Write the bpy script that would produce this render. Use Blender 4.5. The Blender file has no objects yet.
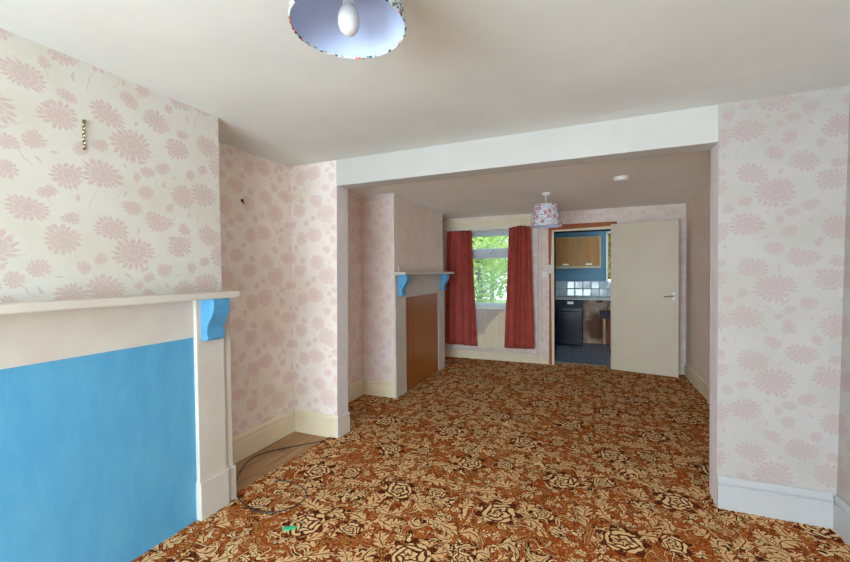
import bpy, bmesh, math, random
from mathutils import Vector, Matrix
random.seed(7)
C = bpy.context.scene.collection
sc = bpy.context.scene
PI = math.pi

# ------------------------------------------------------------------ node DSL
class NT:
    def __init__(s, tree): s.t = tree
    def node(s, typ, **kw):
        n = s.t.nodes.new(typ)
        for k, v in kw.items(): setattr(n, k, v)
        return n
    def put(s, sock, v):
        if isinstance(v, S): s.t.links.new(v.s, sock)
        elif isinstance(v, bpy.types.NodeSocket): s.t.links.new(v, sock)
        else:
            if hasattr(sock, 'default_value'):
                if sock.type == 'RGBA' and len(v) == 3: v = (*v, 1)
                sock.default_value = v
    def math(s, op, a, b=None, c=None, clamp=False):
        n = s.node('ShaderNodeMath', operation=op, use_clamp=clamp)
        s.put(n.inputs[0], a)
        if b is not None: s.put(n.inputs[1], b)
        if c is not None: s.put(n.inputs[2], c)
        return S(s, n.outputs[0])
    def vm(s, op, a, b=None, c=None, out=0):
        n = s.node('ShaderNodeVectorMath', operation=op)
        s.put(n.inputs[0], a)
        if b is not None: s.put(n.inputs[3 if op == 'SCALE' else 1], b)
        if c is not None: s.put(n.inputs[2], c)
        return S(s, n.outputs[out])
    def mix(s, f, a, b):
        n = s.node('ShaderNodeMix', data_type='RGBA')
        s.put(n.inputs[0], f); s.put(n.inputs[6], a); s.put(n.inputs[7], b)
        return S(s, n.outputs[2])
    def sstep(s, x, lo, hi):
        n = s.node('ShaderNodeMapRange', interpolation_type='SMOOTHSTEP')
        s.put(n.inputs[0], x); s.put(n.inputs[1], lo); s.put(n.inputs[2], hi)
        return S(s, n.outputs[0])
    def noise(s, vec, scale, detail=2.0, rough=.5, dist=0.0, out=0):
        n = s.node('ShaderNodeTexNoise')
        s.put(n.inputs['Vector'], vec); n.inputs['Scale'].default_value = scale
        n.inputs['Detail'].default_value = detail; n.inputs['Roughness'].default_value = rough
        n.inputs['Distortion'].default_value = dist
        return S(s, n.outputs[out])
    def uv(s): return S(s, s.node('ShaderNodeTexCoord').outputs['UV'])
    def obj(s): return S(s, s.node('ShaderNodeTexCoord').outputs['Object'])
    def xyz(s, v):
        n = s.node('ShaderNodeSeparateXYZ'); s.put(n.inputs[0], v)
        return [S(s, o) for o in n.outputs]
    def cxyz(s, x, y, z=0.0):
        n = s.node('ShaderNodeCombineXYZ')
        for i, v in enumerate((x, y, z)): s.put(n.inputs[i], v)
        return S(s, n.outputs[0])
    def group(s, g, *args):
        n = s.node('ShaderNodeGroup'); n.node_tree = g
        for i, a in enumerate(args): s.put(n.inputs[i], a)
        return [S(s, o) for o in n.outputs]
class S:
    def __init__(s, nt, sock): s.nt = nt; s.s = sock
    def __add__(s, o): return s.nt.math('ADD', s, o)
    __radd__ = __add__
    def __sub__(s, o): return s.nt.math('SUBTRACT', s, o)
    def __rsub__(s, o): return s.nt.math('SUBTRACT', o, s)
    def __mul__(s, o): return s.nt.math('MULTIPLY', s, o)
    __rmul__ = __mul__
    def __truediv__(s, o): return s.nt.math('DIVIDE', s, o)
    def lt(s, o): return s.nt.math('LESS_THAN', s, o)
    def gt(s, o): return s.nt.math('GREATER_THAN', s, o)

def lin(r, g, b):
    f = lambda c: (c/255/12.92 if c/255 <= .04045 else ((c/255+.055)/1.055)**2.4)
    return (f(r), f(g), f(b))

def newmat(name):
    m = bpy.data.materials.new(name); m.use_nodes = True
    nt = NT(m.node_tree)
    b = next(n for n in m.node_tree.nodes if n.type == 'BSDF_PRINCIPLED')
    return m, nt, b
def setp(nt, b, col=None, rough=.6, metal=0.0, spec=.5, bump=None, bs=.3, bd=.002):
    if col is not None: nt.put(b.inputs['Base Color'], col)
    nt.put(b.inputs['Roughness'], rough); nt.put(b.inputs['Metallic'], metal)
    b.inputs['Specular IOR Level'].default_value = spec
    if bump is not None:
        n = nt.node('ShaderNodeBump'); n.inputs['Strength'].default_value = bs; n.inputs['Distance'].default_value = bd
        nt.put(n.inputs['Height'], bump); nt.t.links.new(n.outputs[0], b.inputs['Normal'])
def plain(name, rgb, rough=.55, metal=0., spec=.4, vary=.06, scale=6., bump=.15):
    m, nt, b = newmat(name)
    o = nt.obj(); n = nt.noise(o, scale, 4., .6)
    c = lin(*rgb); d = tuple(x*(1-vary*2) for x in c); e = tuple(min(1, x*(1+vary)) for x in c)
    fine = nt.noise(o, 60., 3.)
    setp(nt, b, nt.mix(nt.sstep(n, .3, .7), d, e), rough, metal, spec, fine, bump, .001)
    return m

# ---- node groups for repeated print motifs
def flower_group():
    g = bpy.data.node_groups.new('bloom_print', 'ShaderNodeTree')
    for nm, ty in (('P', 'NodeSocketVector'), ('C', 'NodeSocketVector'), ('T', 'NodeSocketVector'), ('R', 'NodeSocketFloat'), ('Q', 'NodeSocketFloat'), ('N', 'NodeSocketFloat'), ('A', 'NodeSocketFloat')):
        g.interface.new_socket(nm, in_out='INPUT', socket_type=ty)
    g.interface.new_socket('mask', in_out='OUTPUT', socket_type='NodeSocketFloat')
    nt = NT(g); i = nt.node('NodeGroupInput'); o = nt.node('NodeGroupOutput')
    P, Cc, T, R, Q, N, A = [S(nt, i.outputs[k]) for k in range(7)]
    d = nt.vm('SUBTRACT', P, Cc)
    half = nt.vm('SCALE', T, .5); nh = nt.vm('SCALE', T, -.5)
    d = nt.vm('WRAP', d, half, nh)
    x, y, _ = nt.xyz(d)
    ca, sa = nt.math('COSINE', A), nt.math('SINE', A)
    xr = x*ca + y*sa; yr = (y*ca - x*sa)*Q
    r = nt.math('SQRT', xr*xr + yr*yr)/R
    th = nt.math('ARCTAN2', yr, xr)
    pet = nt.math('ABSOLUTE', nt.math('SINE', th*N))
    pet2 = nt.math('ABSOLUTE', nt.math('COSINE', th*N))
    edge = .56 + .44*nt.math('POWER', pet, .7)
    mask = nt.sstep(edge - r, 0., .10)
    ring = nt.math('FRACT', r*3.2)
    inner = nt.math('MULTIPLY', nt.sstep(ring, .62, .95), nt.sstep(r, .12, .2))
    gap = nt.math('MULTIPLY', nt.sstep(pet2, .9, .99), nt.sstep(r, .35, .5))
    dark = nt.math('MAXIMUM', inner*.45, gap*.6)
    res = mask*(1. - dark)
    nt.put(o.inputs[0], res)
    return g
def leaf_group():
    g = bpy.data.node_groups.new('leaf_print', 'ShaderNodeTree')
    for nm, ty in (('P', 'NodeSocketVector'), ('C', 'NodeSocketVector'), ('T', 'NodeSocketVector'), ('L', 'NodeSocketFloat'), ('W', 'NodeSocketFloat'), ('A', 'NodeSocketFloat'), ('B', 'NodeSocketFloat')):
        g.interface.new_socket(nm, in_out='INPUT', socket_type=ty)
    g.interface.new_socket('mask', in_out='OUTPUT', socket_type='NodeSocketFloat')
    nt = NT(g); i = nt.node('NodeGroupInput'); o = nt.node('NodeGroupOutput')
    P, Cc, T, L, W, A, B = [S(nt, i.outputs[k]) for k in range(7)]
    d = nt.vm('SUBTRACT', P, Cc)
    d = nt.vm('WRAP', d, nt.vm('SCALE', T, .5), nt.vm('SCALE', T, -.5))
    x, y, _ = nt.xyz(d)
    ca, sa = nt.math('COSINE', A), nt.math('SINE', A)
    xr = (x*ca + y*sa)/L; yr = (y*ca - x*sa)
    yr = yr + B*xr*xr
    w = nt.math('MAXIMUM', 1. - xr*xr, 0.)
    v = W*w - nt.math('ABSOLUTE', yr)
    nt.put(o.inputs[0], nt.math('MULTIPLY', nt.sstep(v, 0., .003), nt.math('ABSOLUTE', xr).lt(1.)))
    return g
FG, LG = flower_group(), leaf_group()

def wallpaper(name, base, ink, strength=1.0, off=(0, 0)):
    m, nt, b = newmat(name)
    T = (.53, .54, 1.)
    uv = nt.vm('ADD', nt.uv(), (off[0], off[1], 0))
    wob = nt.vm('SCALE', nt.vm('SUBTRACT', nt.noise(uv, 13., 2., out=1), (.5, .5, .5)), .05)
    P = nt.vm('ADD', uv, wob)
    blooms = [(.20, .46, .098, 1.25, 9, .1), (.07, .285, .086, 1.3, 8, -.1), (.44, .505, .072, 1.2, 8, .2), (.465, .25, .068, 1.1, 8, .7),
              (.325, .085, .078, 1.45, 9, -.15), (.10, .035, .078, 1.3, 8, -.3),
              (.355, .375, .043, 1.15, 7, .5), (.265, .235, .036, .9, 6, .2), (.195, .145, .046, 1.3, 7, -.4), (.39, .17, .027, 1., 5, .9),
              (.515, .385, .030, 1., 5, .1), (.06, .425, .032, 1.2, 6, .4), (.275, .335, .036, 1.3, 6, 0.), (.47, .06, .036, 1.3, 6, -.4), (.22, .30, .022, 1., 5, .3)]
    leaves = [(.25, .385, .030, .011, .4, 0), (.17, .215, .020, .008, 1.2, 0), (.36, .29, .022, .008, -.9, 0), (.40, .01, .024, .009, .3, 0),
              (.23, .03, .022, .008, 1.0, 0), (.17, .35, .022, .008, 2.2, 0), (.42, .34, .018, .007, .2, 0), (.50, .15, .022, .008, 2.0, 0),
              (.245, .19, .07, .0034, 1.2, .02), (.40, .13, .075, .0034, 1.9, .02), (.14, .20, .07, .0034, .9, -.02), (.315, .30, .085, .0034, 2.1, .02), (.02, .15, .08, .0034, 1.4, .02), (.30, .43, .07, .0034, .5, -.02)]
    mask = None
    for x, y, R, q, n, a in blooms:
        v = nt.group(FG, P, (x, y, 0), T, R*1.1, q, float(n), a)[0]
        mask = v if mask is None else nt.math('MAXIMUM', mask, v)
    for x, y, L, w, a, bb in leaves:
        v = nt.group(LG, P, (x, y, 0), T, L, w, a, bb)[0]
        mask = nt.math('MAXIMUM', mask, v*.85)
    wear = nt.noise(uv, 3., 4., .6); grain = nt.noise(uv, 160., 2.)
    mask = mask*(.7 + .5*nt.sstep(grain, .3, .7))*strength
    mask = nt.math('MINIMUM', mask, 1.)
    bs = lin(*base); dk = tuple(c*k for c, k in zip(bs, (.93, .92, .84)))
    col = nt.mix(mask, nt.mix(nt.sstep(wear, .35, .75), bs, dk), lin(*ink))
    setp(nt, b, col, .62, 0, .25, grain, .08, .0006)
    return m

def carpet_mat():
    m, nt, b = newmat('patterned_carpet')
    uv = nt.uv()
    def warp(v, sc_, amp): return nt.vm('ADD', v, nt.vm('SCALE', nt.vm('SUBTRACT', nt.noise(uv, sc_, 1., out=1), (.5, .5, .5)), amp))
    P = warp(warp(uv, 6., .06), 18., .03)
    def leaves(scale, rand, seed, wid, lob_f, bend):
        q = nt.vm('ADD', P, (seed, seed*.7, 0))
        vo = nt.node('ShaderNodeTexVoronoi'); nt.put(vo.inputs['Vector'], q); vo.inputs['Scale'].default_value = scale; vo.inputs['Randomness'].default_value = rand
        d = nt.vm('SCALE', nt.vm('SUBTRACT', q, S(nt, vo.outputs['Position'])), scale)
        x, y, _ = nt.xyz(d); cx, cy, cz = nt.xyz(S(nt, vo.outputs['Color']))
        a = cx*6.283; ca, sa = nt.math('COSINE', a), nt.math('SINE', a)
        xr = x*ca + y*sa; yr = y*ca - x*sa
        yr = yr + (cy - .5)*bend*(xr*xr - .12)
        ay = nt.math('ABSOLUTE', yr)
        w = nt.math('MAXIMUM', 1. - xr*xr*2.0, -.2)*wid
        lob = .22 + .78*nt.math('ABSOLUTE', nt.math('SINE', xr*lob_f + ay*lob_f*.75 + cz*3.))
        return w*lob - ay, ay, cx, cy, cz
    A, aA, ax, ay_, az = leaves(9.0, .8, .0, .46, 9., 4.4)
    B, aB, bx, by, bz = leaves(17., .9, 3.1, .38, 7., 3.4)
    D, aD, dx, dy, dz = leaves(34., 1., 7.7, .36, 6., 2.)
    n1 = nt.noise(uv, 3.2, 1., .5)
    bold = nt.sstep(n1, .28, .46)
    # trailing stems
    f = nt.noise(P, 3.6, 1., .5, .9)
    st = nt.math('ABSOLUTE', nt.math('SINE', f*30.))
    # roses on a half-drop lattice
    T = (.66, 1.04, 1.); rose = halo = None
    for (rx, ry, R, sg, ph) in ((.15, .2, .088, 1., .3), (.48, .72, .088, -1., 2.4), (.40, .27, .055, -1., 1.2), (.07, .79, .055, 1., .9)):
        d = nt.vm('WRAP', nt.vm('SUBTRACT', P, (rx, ry, 0)), tuple(t*.5 for t in T), tuple(-t*.5 for t in T))
        x, y, _ = nt.xyz(d); r = nt.math('SQRT', x*x + y*y)/R; th = nt.math('ARCTAN2', y, x)*sg
        wav = nt.math('ABSOLUTE', nt.math('SINE', th*2.5 + ph))
        rr = r*2.6 + .40*wav + th/6.2832
        ring = nt.math('FRACT', rr); k = nt.math('FLOOR', rr)
        sep = nt.math('ABSOLUTE', nt.math('SINE', th*2.5 + k*1.3 + r*1.5))
        pet = nt.math('MULTIPLY', nt.math('MULTIPLY', ring.gt(.40), sep.gt(.24)), (1. + .14*wav - r).gt(0.))
        h = nt.sstep(1.28 + .28*nt.math('SINE', th*7. + ph*3.) - r, 0., .06)
        rose = pet if rose is None else nt.math('MAXIMUM', rose, pet)
        halo = h if halo is None else nt.math('MAXIMUM', halo, h)
    fib = nt.noise(uv, 260., 2.); mott = nt.noise(uv, 62., 3., .65); big = nt.noise(uv, 1.3, 2.)
    rust, tan_, cream, dark, mid = lin(172, 80, 32), lin(194, 124, 62), lin(240, 202, 146), lin(60, 26, 18), lin(128, 56, 26)
    col = nt.mix(nt.sstep(mott, .38, .64), rust, nt.mix(nt.sstep(big, .35, .6)*.5 + .35, rust, tan_))
    col = nt.mix(nt.math('MULTIPLY', D.gt(-.14), D.lt(.02)), col, nt.mix(dx.gt(.7), mid, dark))
    col = nt.mix(D.gt(.02), col, nt.mix(dy.gt(.5), tan_, nt.mix(dz.gt(.62), rust, nt.mix(.6, tan_, cream))))
    ob = nt.math('MULTIPLY', B.gt(-.15), bx.gt(.44))
    col = nt.mix(ob, col, nt.mix(by.gt(.4), dark, mid))
    ib = nt.math('MULTIPLY', nt.math('MULTIPLY', B.gt(.0), bx.gt(.44)), aB.gt(.05))
    col = nt.mix(ib, col, nt.mix(bz.gt(.62), cream, tan_))
    oa = nt.math('MULTIPLY', A.gt(-.20), nt.math('MULTIPLY', bold, ax.gt(.44)).gt(.5))
    col = nt.mix(oa, col, nt.mix(ay_.gt(.2), dark, mid))
    ia = nt.math('MULTIPLY', oa, nt.math('MULTIPLY', A.gt(.0), aA.gt(.034)))
    col = nt.mix(ia, col, nt.mix(nt.sstep(mott, .3, .7), cream, nt.mix(.45, cream, tan_)))
    stm = nt.math('MULTIPLY', st.lt(.30), nt.noise(nt.vm('ADD', uv, (9.1, 4.4, 0)), 5., 1.).gt(.47))
    col = nt.mix(stm, col, nt.mix(bold, mid, dark))
    col = nt.mix(nt.math('MULTIPLY', stm, st.lt(.17)), col, nt.mix(bold, tan_, cream))
    col = nt.mix(halo, col, nt.mix(nt.sstep(mott, .46, .56), dark, mid))
    col = nt.mix(rose, col, cream)
    col = nt.mix(nt.sstep(fib, .3, .7)*.16, col, lin(84, 42, 20))
    setp(nt, b, col, .95, 0, .05, fib, .5, .004)
    return m

def boards_mat():
    m, nt, b = newmat('bare_floorboards')
    o = nt.obj(); x, y, z = nt.xyz(o)
    k = nt.math('FLOOR', x/.14); fx = nt.math('FRACT', x/.14)
    st = nt.noise(nt.cxyz(x*14., y*1.2, k*3.), 2.2, 5., .65, .6)
    stain = nt.noise(o, 4.5, 3., .6)
    col = nt.mix(nt.sstep(st, .3, .7), lin(158, 122, 84), lin(184, 146, 106))
    col = nt.mix(nt.sstep(stain, .56, .74)*.6, col, lin(96, 76, 60))
    col = nt.mix(nt.math('MINIMUM', fx, 1. - fx).lt(.018)*.6, col, lin(60, 42, 28))
    setp(nt, b, col, .6, 0, .3, st, .2, .002); return m
def wood_mat(name, a, c, scale=1., rough=.45, axis='z'):
    m, nt, b = newmat(name)
    x, y, z = nt.xyz(nt.obj())
    v = nt.cxyz(x*18*scale, y*18*scale, z*1.4*scale) if axis == 'z' else (nt.cxyz(x*1.4*scale, y*18*scale, z*18*scale) if axis == 'x' else nt.cxyz(x*18*scale, y*1.4*scale, z*18*scale))
    n = nt.noise(v, 1.6, 4., .6, .8)
    setp(nt, b, nt.mix(nt.sstep(n, .3, .7), lin(*a), lin(*c)), rough, 0, .35, n, .1, .001); return m
def brushed(name, a, c, low=None):
    m, nt, b = newmat(name)
    x, y, z = nt.xyz(nt.obj())
    n = nt.noise(nt.cxyz(x*3, y*3, z*1.1), 3.2, 5., .65, .5); n2 = nt.noise(nt.cxyz(x*40, y*30, z*4), 2., 3.)
    col = nt.mix(nt.sstep(n, .3, .72), lin(*a), lin(*c))
    col = nt.mix(nt.sstep(n2, .62, .8)*.18, col, lin(130, 196, 214))
    setp(nt, b, col, .42, 0, .35, n2, .12, .001); return m
def old_cream(name, a, c, spots=(150, 120, 80)):
    m, nt, b = newmat(name)
    o = nt.obj(); n = nt.noise(o, 2.4, 5., .6); s = nt.noise(o, 9., 4., .7)
    col = nt.mix(nt.sstep(n, .3, .7), lin(*a), lin(*c))
    col = nt.mix(nt.sstep(s, .70, .80)*.5, col, lin(*spots))
    setp(nt, b, col, .5, 0, .35, nt.noise(o, 30., 3.), .15, .001); return m
def tile_mat():
    m, nt, b = newmat('glazed_wall_tiles')
    u, v, _ = nt.xyz(nt.uv()); u = u + .003; v = v - .928 + 1.5
    fu, fv = nt.math('FRACT', u/.15), nt.math('FRACT', v/.15)
    e = nt.math('MINIMUM', nt.math('MINIMUM', fu, 1. - fu), nt.math('MINIMUM', fv, 1. - fv))
    j = e.lt(.022)
    ru = nt.noise(nt.cxyz(nt.math('FLOOR', u/.15)*1.7, nt.math('FLOOR', v/.15)*2.3, 0.), 5., 0., out=1)
    col = nt.mix(j, nt.mix(nt.xyz(ru)[0], lin(150, 160, 166), lin(182, 190, 194)), lin(120, 126, 128))
    rx, ry, _z = nt.xyz(ru)
    h = nt.math('MINIMUM', e*12., 1.)*.002 + (fu - .5)*(rx - .5)*.05 + (fv - .5)*(ry - .5)*.03
    setp(nt, b, col, .1, 0, .55, h, 1., 1.); return m
def kfloor_mat():
    m, nt, b = newmat('speckled_vinyl_floor')
    uv = nt.uv(); s = nt.noise(uv, 26., 3., .75); x, y, _ = nt.xyz(uv)
    fx, fy = nt.math('FRACT', x/.3), nt.math('FRACT', y/.3)
    e = nt.math('MINIMUM', nt.math('MINIMUM', fx, 1. - fx), nt.math('MINIMUM', fy, 1. - fy)).lt(.02)
    col = nt.mix(nt.sstep(s, .4, .62), lin(46, 48, 58), lin(112, 114, 130))
    setp(nt, b, nt.mix(e, col, lin(48, 50, 58)), .4, 0, .4, s, .1, .001); return m
def shade_fabric(name, ground, c1, c2, c3, scale):
    m, nt, b = newmat(name)
    uv = nt.uv()
    P = nt.vm('ADD', uv, nt.vm('SCALE', nt.vm('SUBTRACT', nt.noise(uv, 30., 2., out=1), (.5, .5, .5)), .02))
    def dots(sc_, rad, n, seed):
        v = nt.node('ShaderNodeTexVoronoi'); q = nt.vm('ADD', P, (seed, seed*1.3, 0)); nt.put(v.inputs['Vector'], q); v.inputs['Scale'].default_value = sc_
        d = nt.vm('SUBTRACT', q, S(nt, v.outputs['Position'])); x, y, _ = nt.xyz(d)
        r = nt.math('SQRT', x*x + y*y)*sc_; th = nt.math('ARCTAN2', y, x)
        return nt.sstep(rad*(1. + .35*nt.math('COSINE', th*n)) - r, 0., .05), S(nt, v.outputs['Color']), r
    tw, twc, _ = dots(scale*3.2, .36, 2., 1.1)
    fl, flc, fr = dots(scale, .27, 5., 4.2)
    cx, cy, cz = nt.xyz(twc); fx, fy, fz = nt.xyz(flc)
    col = nt.mix(tw*cx.gt(.12), lin(*ground), nt.mix(cy.gt(.5), lin(*c2), lin(*c3)))
    fm = fl*fx.gt(.3)
    col = nt.mix(fm, col, nt.mix(fr.lt(.09), lin(*c1), lin(240, 200, 190)))
    setp(nt, b, col, .8, 0, .2, nt.noise(uv, 400., 1.), .1, .0006)
    return m
def glass_mat():
    m, nt, b = newmat('window_glass'); t = m.node_tree
    t.nodes.remove(b); o = next(n for n in t.nodes if n.type == 'OUTPUT_MATERIAL')
    tr = nt.node('ShaderNodeBsdfTransparent'); gl = nt.node('ShaderNodeBsdfGlossy'); gl.inputs['Roughness'].default_value = .02
    tr.inputs[0].default_value = (.93, .96, .95, 1)
    mx = nt.node('ShaderNodeMixShader'); mx.inputs[0].default_value = .06
    t.links.new(tr.outputs[0], mx.inputs[1]); t.links.new(gl.outputs[0], mx.inputs[2]); t.links.new(mx.outputs[0], o.inputs[0]); return m
def net_mat(name, rgb, op, tf=.5):
    m, nt, b = newmat(name); t = m.node_tree
    t.nodes.remove(b); o = next(n for n in t.nodes if n.type == 'OUTPUT_MATERIAL')
    tr = nt.node('ShaderNodeBsdfTransparent'); df = nt.node('ShaderNodeBsdfDiffuse'); tl = nt.node('ShaderNodeBsdfTranslucent')
    for n in (df, tl): n.inputs[0].default_value = (*lin(*rgb), 1)
    a = nt.node('ShaderNodeMixShader'); a.inputs[0].default_value = tf
    t.links.new(df.outputs[0], a.inputs[1]); t.links.new(tl.outputs[0], a.inputs[2])
    mx = nt.node('ShaderNodeMixShader')
    w = nt.noise(nt.obj(), 9., 3.); nt.put(mx.inputs[0], op + w*.16)
    t.links.new(tr.outputs[0], mx.inputs[1]); t.links.new(a.outputs[0], mx.inputs[2]); t.links.new(mx.outputs[0], o.inputs[0]); return m
def leaf_mat(name, c1, c2):
    m, nt, b = newmat(name); t = m.node_tree
    o = next(n for n in t.nodes if n.type == 'OUTPUT_MATERIAL')
    n = nt.noise(nt.obj(), 3., 3.)
    col = nt.mix(nt.sstep(n, .35, .65), lin(*c1), lin(*c2)); setp(nt, b, col, .5, 0, .3)
    tl = nt.node('ShaderNodeBsdfTranslucent'); nt.put(tl.inputs[0], col)
    mx = nt.node('ShaderNodeMixShader'); mx.inputs[0].default_value = .45
    t.links.new(b.outputs[0], mx.inputs[1]); t.links.new(tl.outputs[0], mx.inputs[2]); t.links.new(mx.outputs[0], o.inputs[0]); return m
def stained_wall():
    m, nt, b = newmat('stained_plaster')
    uv = nt.uv(); n = nt.noise(uv, 5., 4., .6, .5)
    x, y, _ = nt.xyz(uv)
    blob = nt.math('SQRT', (x - .10)*(x - .10)*5. + (y - .30)*(y - .30)*3.) - n*.55
    col = nt.mix(nt.sstep(n, .35, .7), lin(196, 168, 146), lin(160, 126, 104))
    col = nt.mix(nt.sstep(blob, .42, .02)*.9, col, lin(92, 58, 34))
    setp(nt, b, col, .8, 0, .2, n, .2, .003); return m

M = {}
M['paper'] = wallpaper('floral_wallpaper', (217, 214, 207), (205, 182, 177), .9)
M['paper4'] = wallpaper('floral_wallpaper_shaded', (182, 178, 176), (176, 157, 155), .85, (.3, .22))  # darker wallpaper copy: dimmer light on the right put into its colour
M['paper2'] = wallpaper('floral_wallpaper_alcove', (238, 228, 222), (222, 192, 188), .75, (.21, .13))  # same wallpaper on a lighter base, offsetting the dim alcove light in colour
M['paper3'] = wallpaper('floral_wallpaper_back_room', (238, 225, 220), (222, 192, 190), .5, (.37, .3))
M['paper5'] = wallpaper('faint_back_room_paper', (240, 225, 215), (224, 198, 192), .18, (.1, .2))  # print mixed in only faintly
M['ceil2'] = plain('ceiling_paint_back', (248, 248, 246), .8, vary=.02, scale=1.6, bump=.35)  # ceiling paint copy lightened to make up for weaker far-room light
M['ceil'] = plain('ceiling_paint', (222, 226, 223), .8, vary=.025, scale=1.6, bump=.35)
M['beam'] = plain('white_beam_paint', (196, 195, 191), .6, vary=.02, scale=3.)
M['jamb'] = plain('pale_jamb_paint', (232, 226, 227), .6, vary=.03)
M['cream'] = old_cream('cream_gloss', (236, 226, 200), (228, 214, 184))
M['creamw'] = old_cream('off_white_gloss', (230, 227, 217), (222, 217, 204))
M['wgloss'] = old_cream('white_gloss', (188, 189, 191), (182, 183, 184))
M['surround'] = old_cream('aged_cream_wood_paint', (214, 209, 199), (204, 196, 184))
M['blue'] = brushed('brushed_blue_paint', (84, 160, 204), (98, 172, 210))
M['corbel'] = plain('bright_blue_paint', (88, 160, 208), .45, vary=.05, scale=14.)
M['hardboard'] = wood_mat('brown_hardboard', (154, 92, 34), (170, 106, 46), .5, .35)
M['brown'] = wood_mat('bare_brown_timber', (146, 72, 22), (178, 98, 36), 1., .5)
M['red'] = plain('red_curtain_cloth', (176, 84, 74), .85, spec=.1, vary=.08, scale=8.)
M['net'] = net_mat('grey_voile', (176, 184, 198), .30); M['net2'] = net_mat('gathered_grey_voile', (214, 208, 212), .34, .15); M['glass'] = glass_mat()
M['black'] = plain('black_rubber', (34, 32, 34), .5)
M['white'] = plain('white_plastic', (238, 238, 234), .35, vary=.01)
M['door'] = plain('magnolia_door_paint', (216, 205, 184), .45, vary=.015, scale=2.)
M['dedge'] = wood_mat('unpainted_door_edge', (96, 46, 34), (120, 64, 46))
M['chrome'] = plain('worn_chrome', (120, 116, 108), .25, 1.0, vary=.05)
M['upvc'] = plain('white_window_frame', (236, 240, 246), .35, vary=.01)
M['kblue'] = plain('kitchen_blue_paint', (84, 122, 146), .5, vary=.06, scale=3.)
M['tile'] = tile_mat(); M['kfloor'] = kfloor_mat(); M['stain'] = stained_wall()
M['worktop'] = plain('worn_worktop', (176, 172, 164), .4)
M['kwood'] = wood_mat('honey_cupboard_wood', (154, 104, 48), (178, 124, 64), .8)
M['kedge'] = wood_mat('pale_cupboard_edge', (186, 168, 130), (200, 182, 146), .8)
M['navy'] = plain('dark_navy_enamel', (9, 13, 28), .22, spec=.35)
M['dark'] = plain('dark_grey_box', (22, 26, 36), .5)
M['rusty'] = plain('rust_red_metal', (120, 52, 36), .6)
M['copper'] = plain('dull_copper_pipe', (150, 110, 84), .4, .7)
M['boards'] = boards_mat(); M['carpet'] = carpet_mat()
M['leafA'] = leaf_mat('yellow_green_leaves', (150, 190, 60), (214, 226, 120))
M['leafB'] = leaf_mat('mid_green_leaves', (100, 156, 60), (170, 204, 100))
M['bark'] = wood_mat('tree_bark', (70, 54, 40), (104, 84, 62), .5, .8)
M['grass'] = plain('garden_grass', (92, 130, 56), .9, vary=.2, scale=20.)
M['shadeA'] = shade_fabric('teal_floral_shade_fabric', (196, 206, 208), (226, 104, 84), (44, 78, 88), (104, 104, 66), 22.)
M['shadeB'] = shade_fabric('pink_floral_shade_fabric', (224, 226, 232), (196, 40, 62), (140, 158, 182), (150, 150, 170), 15.)
M['lining'] = plain('white_shade_lining', (184, 196, 224), .6, vary=.01)
M['bulb'] = plain('frosted_bulb', (206, 206, 204), .15, spec=.6, vary=.0, bump=0.)
M['green'] = plain('green_plastic_scrap', (52, 190, 130), .4)
M['brass'] = plain('tarnished_brass', (140, 126, 74), .4, .6)
M['cable'] = plain('grey_black_cable', (58, 52, 50), .5)
M['blind'] = shade_fabric('patterned_blind', (128, 118, 60), (196, 120, 60), (40, 58, 40), (196, 182, 92), 8.)
M['outer'] = plain('rendered_outer_wall', (190, 180, 168), .85)

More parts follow.
